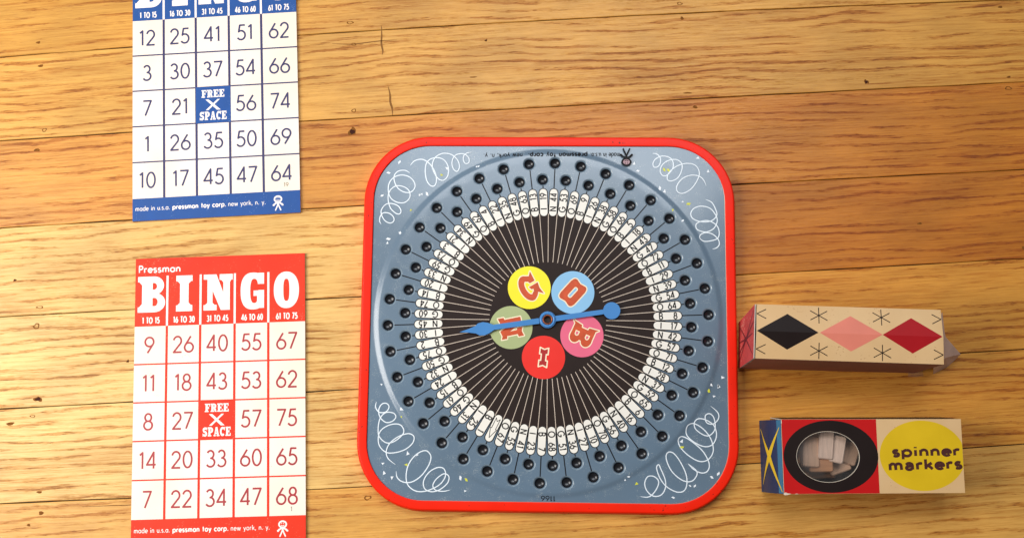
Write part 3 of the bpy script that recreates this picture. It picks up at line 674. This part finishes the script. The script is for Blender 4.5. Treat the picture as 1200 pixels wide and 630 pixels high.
# corner curls, flecks and printed lines
for c in CURLS:
    L = ribbon(spline(c, 5), .98, .3); mb = MB()
    vs = [(p[0], p[1], 0) for q_ in L for p in q_]
    vs = [(x, y, zpan(math.hypot(x, y))+.05+.0012*i) for i, (x, y, z) in enumerate(vs)]
    mb.add(vs, [(2*i+1, 2*i+3, 2*i+2, 2*i) for i in range(len(L)-1)], CURL); mb.build('squiggle', board)
mb = MB()
rr = random.Random(5)
for pts, m_ in ((FW, FLW), (FY, FLY)):
    for x, y in pts:
        a = rr.uniform(0, 6.28); k = rr.uniform(1.3, 2.3); z = zpan(math.hypot(x, y))+.22
        sh = [(0, k), (-k*.75, -k*.6), (k*.6, -k*.5)] if rr.random() < .6 else [(-k, -.45*k), (k*.5, -.45*k), (k, .45*k), (-k*.5, .45*k)]
        mb = MB(); mb.add([(x+p*math.cos(a)-q_*math.sin(a), y+p*math.sin(a)+q_*math.cos(a), z) for p, q_ in sh], [tuple(range(len(sh)))[::-1] if sh[0][0] == 0 and False else tuple(range(len(sh)))], m_)
        mb.build('confetti_fleck', board)
mb = MB(); fn = lambda x, y, z: (-x, -y, zpan(math.hypot(x, y))+.06)
yb = -159.4; hh = 4.4
text(mb, 'made in u.s.a.', -67.5, yb, hh, BLKINK, t=.16, align='l', gap=.16, fit=28, fn=fn, rot=.012)
text(mb, 'pressman toy corp.', -36.5, yb+.3, hh, BLKINK, t=.26, align='l', gap=.19, fit=56, fn=fn, rot=.012)
text(mb, 'new york, n. y.', 25, yb+1.0, hh, BLKINK, t=.16, align='l', gap=.16, fit=37, fn=fn, rot=.012)
mb.build('maker_text', board)
mb = MB(); emblem(mb, 73.5, 154.2, 17.5, BLKINK, TIN, ZP+.06, flip=-1)
mb.flat(shape([ell(73.5, 154.2-.22*17.5, 3.4, 2.7, 18)]), mat('dusty_pink_ink', rgb(175, 140, 145), .5), ZP+.035); mb.build('emblem', board)
mb = MB(); text(mb, '1166', -1.6, 160.2, 4.4, BLKINK, t=.16, gap=.14, fn=fn, fit=13); mb.build('stock_number', board)
# spinning arrow on its rivet
ABLUE = mat('blue_arrow_paint', rgb(58, 128, 192), .38, .5, coat=.2, mottle=.04, scale=60)
aa = math.atan2(8.9, 59.6)
arrow_pts = []
up = [(61.5, 0)]
half = [(-82.5, 0), (-74, 1.7), (-67.5, 3.4), (-64.5, 5.6), (-60, 6.2), (-55.5, 5.0), (-50.5, 2.4), (-20, 2.5), (-8, 2.6)]
pos = [half+[(x, -y) for x, y in reversed(half[1:])], ell(0, 0, 7.7, 7.7, 40), [(6, -2.5), (52, -2.2), (52, 2.2), (6, 2.5)], ell(59.8, 0, 7.9, 7.9, 40)]
tri = shape(pos, [ell(0, 0, 3.9, 3.9, 28)])
mb = MB(); vs, fs = tri
n_ = len(vs)
from collections import Counter
ec = Counter()
for t in fs:
    for i in range(3): ec[tuple(sorted((t[i], t[(i+1) % 3])))] += 1
side = []
for t in fs:
    for i in range(3):
        p, q_ = t[i], t[(i+1) % 3]
        if ec[tuple(sorted((p, q_)))] == 1: side.append((p, p+n_, q_+n_, q_))
def zar(x): return 2.6
mb.add([(x, y, ZP+zar(x)+.9) for x, y in vs]+[(x, y, ZP+zar(x)) for x, y in vs], list(fs)+[tuple(i+n_ for i in reversed(t)) for t in fs]+side, ABLUE)
arrow = mb.build('spinner_arrow', board); arrow.rotation_euler = (0, 0, aa)
BRASS = mat('tarnished_brass', rgb(140, 80, 55), .35, metal=.8); HOLE = mat('rivet_hollow', (.012, .006, .005), .6)
mb = MB(); prof = [(4.6, 3.5), (4.9, 3.9), (4.4, 4.3), (3.7, 4.2), (3.2, 3.6), (3.0, 2.6), (2.9, .4)]; n = 28; vs = []
for r, z in prof: vs += [(p[0], p[1], ZP+z) for p in ell(0, 0, r, r, n)]
mb.add(vs, [(k*n+i, k*n+(i+1) % n, (k+1)*n+(i+1) % n, (k+1)*n+i) for k in range(len(prof)-1) for i in range(n)], BRASS, True)
mb.flat(shape([ell(0, 0, 3.6, 3.6, 28)]), HOLE, ZP+.3)
mb.build('rivet', arrow)
mb = MB(); prof = [(7.2, 3.55), (7.0, 4.2), (6.3, 4.5), (5.4, 4.3), (4.7, 3.55)]; vs = []
for r, z in prof: vs += [(p[0], p[1], ZP+z) for p in ell(0, 0, r, r, n)]
mb.add(vs, [(k*n+i, k*n+(i+1) % n, (k+1)*n+(i+1) % n, (k+1)*n+i) for k in range(len(prof)-1) for i in range(n)], ABLUE, True)
mb.build('washer', arrow)

# ================================================================== boxes
CARD_IN = mat('box_inside', rgb(84, 62, 48), .85, .1)
BOXCR = mat('box_cream', rgb(226, 188, 138), .5, .3, mottle=.06, scale=40, wear=.965, wcol=rgb(186, 140, 96), wscale=900, tint=rgb(212, 168, 112))
BOXRED = mat('box_red', rgb(196, 14, 14), .5, .25, mottle=.05)
BOXBLK = mat('box_black', rgb(30, 18, 15), .5, .2, mottle=.08)
BOXYEL = mat('box_yellow', rgb(222, 182, 8), .45, .4, mottle=.05)
BOXNAVY = mat('box_navy', rgb(22, 46, 82), .5, .4, mottle=.1)
BOXTEAL = mat('box_teal', rgb(48, 108, 140), .5, .4, mottle=.1)
BOXSTAR = mat('box_star_yellow', rgb(214, 180, 40), .5)
BOXTXT = mat('box_text_ink', rgb(70, 22, 14), .5)
CUT = mat('cut_card_edge', rgb(205, 195, 180), .8)
PINKM = mat('box_pink', rgb(226, 128, 106), .5, .4, mottle=.05)
CRIM = mat('box_crimson', rgb(172, 18, 26), .5, .25, mottle=.06)
MAUVE = mat('box_mauve', rgb(156, 98, 80), .7, .3, mottle=.12, scale=50)
ROSE = mat('box_rose', rgb(184, 66, 64), .6, .3, mottle=.18, scale=90, wear=.90, wcol=rgb(214, 160, 140), wscale=700)
MAROON = mat('box_maroon_line', rgb(92, 26, 34), .5)

def quadmap(c00, c10, c11, c01, w, h, warp=None):
    """drawing coords (0..w, 0..h) on a quad; z is height above it"""
    c00, c10, c11, c01 = map(Vector, (c00, c10, c11, c01))
    nrm = (c10-c00).cross(c01-c00).normalized()
    def fn(x, y, z):
        u, v_ = x/w, y/h
        p = c00*(1-u)*(1-v_)+c10*u*(1-v_)+c11*u*v_+c01*(1-u)*v_
        return tuple(p+nrm*(z+(warp(u, v_) if warp else 0)))
    return fn
def panel_mb(fn, w, h, m, m_in, th=.8, grid=(6, 6), hole=None, edge=None):
    mb = MB(); nx, ny = grid
    if hole is None:
        g = [(w*i/nx, h*j/ny) for j in range(ny+1) for i in range(nx+1)]
        t = [(j*(nx+1)+i, j*(nx+1)+i+1, (j+1)*(nx+1)+i+1, (j+1)*(nx+1)+i) for j in range(ny) for i in range(nx)]
        bd = [(i, 0) for i in range(nx)]
    else: g, t = shape([rect(0, 0, w, h)], [hole])
    mb.flat((g, t), m, 0, fn); mb.flat((g, [tuple(reversed(q)) for q in t]), m_in, -th, fn)
    per = [(w*i/nx, 0) for i in range(nx)]+[(w, h*j/ny) for j in range(ny)]+[(w-w*i/nx, h) for i in range(nx)]+[(0, h-h*j/ny) for j in range(ny)]
    for loop in [per]+([hole[::-1]] if hole else []):
        n = len(loop); vs = [fn(p[0], p[1], 0) for p in loop]+[fn(p[0], p[1], -th) for p in loop]
        mb.add(vs, [(i, i+n, (i+1) % n+n, (i+1) % n) for i in range(n)], edge or CUT)
    return mb

# --- windowed box of wooden markers
MX, MY = 206.6, -65.0; ML, MW, MH = 155.5, 64.4, 47.2
mbox = empty('marker_box', (MX, MY, 0), .006)
tag(mbox, 'red and yellow cardboard box with an oval window, lettered spinner markers', 'box', 'cardboard marker boxes')
fnt = quadmap((0, 0, MH), (ML, 1.2, MH), (ML, MW, MH), (-.3, MW, MH), ML, MW)
win = ell(39.3, MW-32.6, 27.0, 21.8, 56)
mb = panel_mb(fnt, ML, MW, BOXCR, BOXBLK, .9, (10, 6), win)
# give the top a grid-like triangulation through its printed areas
top = mb.build('top_panel', mbox)
def grid_cut(pos, neg=()):
    return shape(pos, neg)
pm = MB(); pm.flat(shape([rect(.15, .15, 82.3, MW-.15)], [ell(41.8, MW-32.3, 40.9, 31.2, 72)]), BOXRED, .05, fnt); pm.build('red_print', top)
pm = MB(); pm.flat(shape([ell(41.8, MW-32.3, 40.9, 31.2, 72)], [ell(39.3, MW-32.6, 27.4, 22.2, 56)]), BOXBLK, .05, fnt); pm.build('black_oval_print', top)
ye = [(min(x, ML-.1), y) for x, y in ell(120.8, MW-31.9, 36.8, 30.6, 84)]
pm = MB(); pm.flat(shape([ye]), BOXYEL, .05, fnt); yl = pm.build('yellow_oval_print', top)
pm = MB()
text(pm, 'spinner', 95.2, MW-32.4, 8.4, BOXTXT, t=.29, sx=1.4, z=.09, align='l', gap=.24, fit=57.5, fn=fnt, rot=.012)
text(pm, 'm@rkers', 91.6, MW-44.4, 8.7, BOXTXT, t=.29, sx=1.4, z=.09, align='l', gap=.24, fit=62.5, fn=fnt, rot=.022)
pm.build('lettering', yl)
# sides
fnf = quadmap((0, 0, 0), (ML, 1.2, 0), (ML, 1.2, MH), (0, 0, MH), ML, MH); panel_mb(fnf, ML, MH-.9, BOXCR, CARD_IN).build('front_panel', mbox)
fnb = quadmap((ML, MW+1.6, 0), (0, MW+1.6, 0), (0, MW, MH), (ML, MW, MH), ML, MH); panel_mb(fnb, ML, MH-.9, BOXBLK, CARD_IN).build('back_panel', mbox)
fne = quadmap((ML, 1.9, 0), (ML, MW-.7, 0), (ML, MW-.7, MH), (ML, 1.9, MH), MW, MH); panel_mb(fne, MW, MH-.9, BOXCR, CARD_IN).build('end_panel', mbox)
mb = MB(); mb.box(.8, ML-.8, 1, MW-.8, .05, .8, CARD_IN); mb.build('bottom_panel', mbox)
# slanted blue end flap with a yellow four-pointed star
fn_e = quadmap((-.2, .2, MH-.3), (-.4, MW-.4, MH-.3), (-10.2, MW-1.2, .1), (-10.0, -1.2, .1), MW, 50, lambda u, v_: 2.2*math.sin(PI*min(1, v_*1.1)))
# orientation: u runs from the back to the front, v runs down the flap
mb = panel_mb(fn_e, MW, 50, BOXNAVY, CARD_IN, .7, (6, 10)); ef = mb.build('end_flap', mbox)
gp = lambda x0, x1, y0, y1, nx, ny: ([(x0+(x1-x0)*i/nx, y0+(y1-y0)*j/ny) for j in range(ny+1) for i in range(nx+1)], [(j*(nx+1)+i, j*(nx+1)+i+1, (j+1)*(nx+1)+i+1, (j+1)*(nx+1)+i) for j in range(ny) for i in range(nx)])
mb = MB(); mb.flat(gp(.3, MW-.3, .3, 7.5, 6, 4), BOXTEAL, .12, fn_e); mb.build('teal_strip', ef)
mb = MB(); c_ = (32.5, 24)
def taper(p, q_, w0, w1, n=8):
    d = math.hypot(q_[0]-p[0], q_[1]-p[1]); nx, ny = -(q_[1]-p[1])/d, (q_[0]-p[0])/d; vs = []; 
    for i in range(n+1):
        t = i/n; w = w0*(1-t)**1.2+w1; x, y = p[0]+(q_[0]-p[0])*t, p[1]+(q_[1]-p[1])*t
        vs += [(x+nx*w, y+ny*w), (x-nx*w, y-ny*w)]
    return vs, [(2*i, 2*i+1, 2*i+3, 2*i+2) for i in range(n)]
for k, tip in enumerate(((MW-8, 47), (MW-6.5, 3.0), (7, 45), (1.5, 1.5))):
    mb.flat(taper(c_, tip, 3.0, .35), BOXSTAR, .2+.03*k, fn_e)
mb.build('star_print', ef)
# scuffed, whitened corner at the front of the flap
SCUFF = mat('torn_paper_fibre', rgb(222, 206, 184), .9, .2, mottle=.2, scale=500)
mb = MB()
mb.flat(shape([[(-.2, -.5), (1.4, -.9), (3.4, -.5), (6.4, .2), (3.2, .7), (1.6, 1.5), (.3, 1.1), (-.5, .6)], [(9, -.1), (13, .05), (10.5, .45)], [(-.2, 60), (.5, 61), (.3, 63.9), (-.3, 63.5)]]), SCUFF, .14, fnt)
mb.build('scuffed_corner', top)
# clear film behind the window
film = bpy.data.materials.new('clear_film'); film.use_nodes = True
nt = film.node_tree; nt.nodes.remove(nt.nodes['Principled BSDF'])
tr = nt.nodes.new('ShaderNodeBsdfTransparent'); tr.inputs['Color'].default_value = (.86, .83, .80, 1)
gl = nt.nodes.new('ShaderNodeBsdfGlossy'); gl.inputs['Roughness'].default_value = .07
df = nt.nodes.new('ShaderNodeBsdfDiffuse'); df.inputs['Color'].default_value = (.6, .55, .52, 1)
m1 = nt.nodes.new('ShaderNodeMixShader'); m1.inputs[0].default_value = .085
m2 = nt.nodes.new('ShaderNodeMixShader')
tcf = nt.nodes.new('ShaderNodeTexCoord'); nzf = nt.nodes.new('ShaderNodeTexNoise'); nzf.inputs['Scale'].default_value = 45
mrf = nt.nodes.new('ShaderNodeMapRange'); mrf.inputs['From Min'].default_value = .4; mrf.inputs['From Max'].default_value = .75; mrf.inputs['To Min'].default_value = .02; mrf.inputs['To Max'].default_value = .12
nt.links.new(tcf.outputs['Object'], nzf.inputs['Vector']); nt.links.new(nzf.outputs['Fac'], mrf.inputs['Value']); nt.links.new(mrf.outputs['Result'], m2.inputs[0])
nt.links.new(tr.outputs[0], m1.inputs[1]); nt.links.new(gl.outputs[0], m1.inputs[2])
nt.links.new(m1.outputs[0], m2.inputs[1]); nt.links.new(df.outputs[0], m2.inputs[2])
nt.links.new(m2.outputs[0], nt.nodes['Material Output'].inputs[0])
mb = MB(); g, t = gp(8, 72, 6, MW-6, 24, 18)
mb.add([(x, y, MH-1.5-.9*math.sin(x*.31+y*.17)**2*math.sin(PI*(x-8)/64)) for x, y in g], t, film, True); mb.build('window_film', mbox)
mb = MB(); mb.flat(shape([ell(39.3, MW-32.6, 27.35, 22.1, 56)], [ell(39.3, MW-32.6, 27.08, 21.8, 56)]), CUT, .1, fnt); mb.build('window_edge', top)

# wooden markers lying inside, each a block of its own
def bevel_block(l, w, h, b=.9):
    mb = MB(); zs = [(0, b), (b, 0), (h-b, 0), (h, b)]; vs = []
    for z, i in zs: vs += [(x, y, z) for x, y in rrect(l/2-i, w/2-i, max(.7, 1.8-i), 2)]
    n = 12
    fs = [tuple(range(n))[::-1], tuple(range(3*n, 4*n))]+[(k*n+i, k*n+(i+1) % n, (k+1)*n+(i+1) % n, (k+1)*n+i) for k in range(3) for i in range(n)]
    mb.add(vs, fs, None); return mb
def marker_wood(name, c):
    m = bpy.data.materials.new(name); m.use_nodes = True; N = m.node_tree.nodes; L = m.node_tree.links; b = N['Principled BSDF']
    tc = N.new('ShaderNodeTexCoord'); mp = N.new('ShaderNodeMapping'); mp.inputs['Scale'].default_value = (60, 900, 900)
    nz = N.new('ShaderNodeTexNoise'); nz.inputs['Scale'].default_value = 1; nz.inputs['Detail'].default_value = 4
    rp = N.new('ShaderNodeValToRGB'); rp.color_ramp.elements[0].position = .3; rp.color_ramp.elements[1].position = .75
    rp.color_ramp.elements[0].color = (*[v*.72 for v in c], 1); rp.color_ramp.elements[1].color = (*c, 1)
    L.new(tc.outputs['Object'], mp.inputs['Vector']); L.new(mp.outputs['Vector'], nz.inputs['Vector']); L.new(nz.outputs['Fac'], rp.inputs['Fac']); L.new(rp.outputs['Color'], b.inputs['Base Color'])
    b.inputs['Roughness'].default_value = .6; return m
WL = [marker_wood('pale_maple', rgb(250, 222, 204)), marker_wood('tan_maple', rgb(230, 190, 160)), marker_wood('warm_birch', rgb(216, 160, 120))]
#        x,  y(from top), z, length, width, height, turn, wood, label
BLK = [(40.6, -22.6, 27.0, 25, 13.0, 11, 84, 0, 'palest wooden marker, upright in the middle of the oval window'),
       (51.6, -26.6, 26.0, 24, 12.6, 11, 78, 0, 'pale wooden marker tilted against the right side of the palest upright one'),
       (27.4, -29.4, 24.5, 27, 14.5, 11, 86, 1, 'tan wooden marker standing upright at the left edge of the oval window'),
       (36.5, -39.6, 25.0, 21, 11.5, 10, 2, 2, 'orange brown wooden marker lying flat below the upright ones'),
       (32.0, -14.6, 22.0, 20, 10, 10, 12, 1, 'wooden marker half hidden under the top edge of the oval window'),
       (64.0, -29.5, 21.0, 20, 15, 10, 70, 1, 'dim wooden marker under clouded film at the right of the window'),
       (55.0, -41.5, 18.0, 19, 12, 10, 20, 1, 'dim wooden marker in the lower right of the window'),
       (37.0, -48.4, 12.5, 30, 9, 10, 2, 2, 'long shaded wooden marker along the bottom of the window'),
       (48.0, -12.5, 20.0, 18, 10, 10, -8, 2, 'shaded wooden marker behind the two pale ones near the window top'),
       (62.0, -16.5, 16.0, 18, 12, 10, 30, 1, 'dark shaded wooden marker at the upper right inside the window')]
for x, y, z, l, w, h, rot, k, lab in BLK:
    mb = bevel_block(l, w, h); mb.mats = [WL[k]]; mb.m = [0]*len(mb.f)
    o = mb.build('wooden_marker'); o.location = ((MX+x)*S, (MY+MW+y)*S, z*S)
    o.rotation_euler = (math.radians(random.uniform(-7, 7)), math.radians(random.uniform(-7, 7)), math.radians(rot))
    tag(o, lab, 'marker', 'wooden markers inside the box window')
# lower layer that carries them (only glimpsed through the gaps)
for i, (x, y, z, rot) in enumerate(((24, -24, 1, 80), (39, -22, 1, 95), (54, -23, 1, 85), (66, -34, 1, 92), (28, -44, 1, 5), (50, -44, 1, -4), (26, -30, 13, 75), (40, -28, 14, 90), (52, -36, 9.5, 88), (38, -42, 13.5, 12))):
    mb = bevel_block(22, 12.5, 11); mb.mats = [WL[2]]; mb.m = [0]*len(mb.f)
    o = mb.build('wooden_marker'); o.location = ((MX+x)*S, (MY+MW+y)*S, z*S); o.rotation_euler = (0, 0, math.radians(rot))
    tag(o, 'wooden marker buried in the shade under the other markers', 'marker', 'wooden markers under the pile')

# --- cream box on its side, patterned with diamonds
BX, BY = 181.0, 45.6
BLt, BLh = 160.5, 47.4
wbox = empty('diamond_box', (BX, BY, 0), 0)
tag(wbox, 'cream cardboard box printed with black, pink and crimson diamonds and asterisks', 'box', 'cardboard marker boxes')
TLc, TRc, BRc, BLc = (2.6, 53.2, 66), (161.4, 48.4, 65.4), (161.9, 1.2, 65.4), (.2, 6.0, 66)
BTL, BTR, BBR, BBL = (0.6, 43.1, 0.1), (160, 39.8, .1), (158.5, -3.6, .1), (-.8, 0, .1)
ridge = lambda u, v_: 2.6*(1-abs(2*v_-1))
fw = quadmap(BLc, BRc, TRc, TLc, BLt, BLh, ridge)
mb = panel_mb(fw, BLt, BLh, BOXCR, CARD_IN, .8, (10, 8)); wt = mb.build('top_panel', wbox)
mid = BLh*.5
def split(poly):  # cut a drawing at the crease so it follows the fold
    up, dn = shape([poly], [rect(-50, -50, 400, mid)]), shape([poly], [rect(-50, mid, 400, 200)])
    return up, dn
def fx(px, py): return px, py
sx_ = BLt/218.0
def dia(cx, cy, hw_, hh_, m_, nm):
    p = [(cx-hw_, cy), (cx, cy-hh_), (cx+hw_, cy), (cx, cy+hh_)]
    pm = MB()
    for t in split(p): pm.flat(t, m_, .06, fw)
    return pm.build(nm, wt)
dia(26.9, mid+.3, 26.6, 15.6, BOXBLK, 'diamond_print')
dia(81.6, mid+.3, 27.0, 15.4, PINKM, 'diamond_print')
dia(134.2, mid+.2, 25.6, 15.4, CRIM, 'diamond_print')
for cx in (1.0, 54.2, 108.4, 159.6):
    for cy in (8.2, 39.0):
        segs = [((0, -7), (0, 7)), ((-7.4, -4.1), (7.4, 4.1)), ((-7.4, 4.1), (7.4, -4.1))]
        if cx < 5 or cx > 150: segs = segs[1:]
        pos = []
        for p, q_ in segs:
            p = (min(max(cx+p[0], .2), BLt-.3), cy+p[1]*(1 if cx+p[0] > 0 else 0)); q_ = (min(max(cx+q_[0], .2), BLt-.3), cy+q_[1])
            if cx < 5: p = (.3, cy)
            if cx > 150: q_ = (BLt-.4, cy)
            pos += stroke_polys([p, q_], .75)
        pm = MB(); pm.flat(shape(pos), BOXBLK, .06, fw); pm.build('asterisk_print', wt)
ffr = quadmap(BBL, BBR, BRc, BLc, BLt, 66); panel_mb(ffr, BLt, 65.2, MAUVE, CARD_IN).build('front_panel', wbox)
fbk = quadmap(BTR, BTL, TLc, TRc, BLt, 66); panel_mb(fbk, BLt, 65.2, BOXYEL, CARD_IN).build('back_panel', wbox)
mb = MB(); mb.slab([(.4, .8), (158, -2.6), (159.4, 39), (1, 42.3)], .1, .9, CARD_IN); mb.build('bottom_panel', wbox)
fen = quadmap((-1.6, 43.0, .2), (-3.0, -.2, .2), (-1.5, 6.0, 66.6), (.9, 53.0, 67.0), 47, 66)
mb = panel_mb(fen, 47, 66, ROSE, CARD_IN, .8, (5, 6)); en = mb.build('end_flap', wbox)
pm = MB(); c_ = (24, 33); k = 0
for tip in ((4, 62), (43, 62), (6, 5), (42, 4), (24, 60), (22, 4), (14, 64), (34, 3)):
    pm.flat(taper(c_, tip, .9, .35), MAROON, .1+.03*k, fen); k += 1
pm.build('star_print', en)
# torn flap folded out at the right end, and a scrap of clear film
TORN = mat('torn_flap_grey', rgb(222, 190, 172), .6, .4, mottle=.14, scale=70)
pts = [(344.6, 92.0, 63.5), (352.0, 77, 46), (355.0, 72.5, 40), (380.4, 59.2, 6), (377.5, 55.0, 1.5), (370, 48, .6), (357, 41.4, .6), (343.5, 46, 40)]
mb = MB(); vs = [(x-BX, y-BY, z) for x, y, z in pts]+[(x-BX-.5, y-BY-.3, z-.4) for x, y, z in pts]; n = len(pts)
c0 = (360-BX, 55-BY, 24.5)
mb.add(vs+[c0, (c0[0]-.5, c0[1]-.3, c0[2]-.4)], [((i+1) % n, i, 2*n) for i in range(n)]+[(i+n, (i+1) % n+n, 2*n+1) for i in range(n)]+[(i, (i+1) % n, (i+1) % n+n, i+n) for i in range(n)], TORN)
mb.build('torn_flap', wbox)
mb = MB(); rr = random.Random(3); g, t = gp(0, 14, 0, 8, 7, 4)
mb.add([(333-BX+x, 38.6-BY+y+.3*rr.uniform(-1, 1), 2.2+2.6*rr.uniform(0, 1)*math.sin(PI*x/14)*math.sin(PI*y/8)) for x, y in g], t, film, True)
mb.build('film_scrap', wbox)

# ================================================================== light
wd = bpy.data.worlds.new('World'); scene.world = wd; wd.use_nodes = True
nt = wd.node_tree; N = nt.nodes; L = nt.links; bg = N['Background']
tc = N.new('ShaderNodeTexCoord'); sp = N.new('ShaderNodeSeparateXYZ'); L.new(tc.outputs['Generated'], sp.inputs[0])
mr = N.new('ShaderNodeMapRange'); mr.inputs['From Min'].default_value = -.15; mr.inputs['From Max'].default_value = .55; mr.interpolation_type = 'SMOOTHSTEP'
L.new(sp.outputs['Y'], mr.inputs['Value'])
mx = N.new('ShaderNodeMix'); mx.data_type = 'RGBA'; mx.inputs['A'].default_value = (.27, .245, .23, 1); mx.inputs['B'].default_value = (.74, .83, .96, 1)
L.new(mr.outputs['Result'], mx.inputs['Factor']); L.new(mx.outputs['Result'], bg.inputs['Color'])
bg.inputs['Strength'].default_value = .46

def area(name, loc, target, sx, sy, power, col):
    l = bpy.data.lights.new(name, 'AREA'); l.shape = 'RECTANGLE'; l.size = sx*S; l.size_y = sy*S; l.energy = power; l.color = col
    o = bpy.data.objects.new(name, l); COL.objects.link(o); o.location = tuple(v*S for v in loc)
    d = Vector(target)-Vector(loc); o.rotation_euler = d.to_track_quat('-Z', 'Y').to_euler()
    return o
area('window_light', (-1120, 40, 930), (-60, 110, 0), 700, 900, 12.6, (1.0, .965, .92))
area('overhead_fill', (60, 780, 1500), (60, 150, 0), 1100, 460, 7.5, (.92, .96, 1.0))  # unseen fill added for the board's sheen and the right side

scene.view_settings.view_transform = 'Standard'; scene.view_settings.look = 'None'
scene.view_settings.exposure = 0; scene.view_settings.gamma = 1
scene.render.engine = 'CYCLES'; scene.cycles.use_denoising = True
scene.render.resolution_x = 1024; scene.render.resolution_y = 537
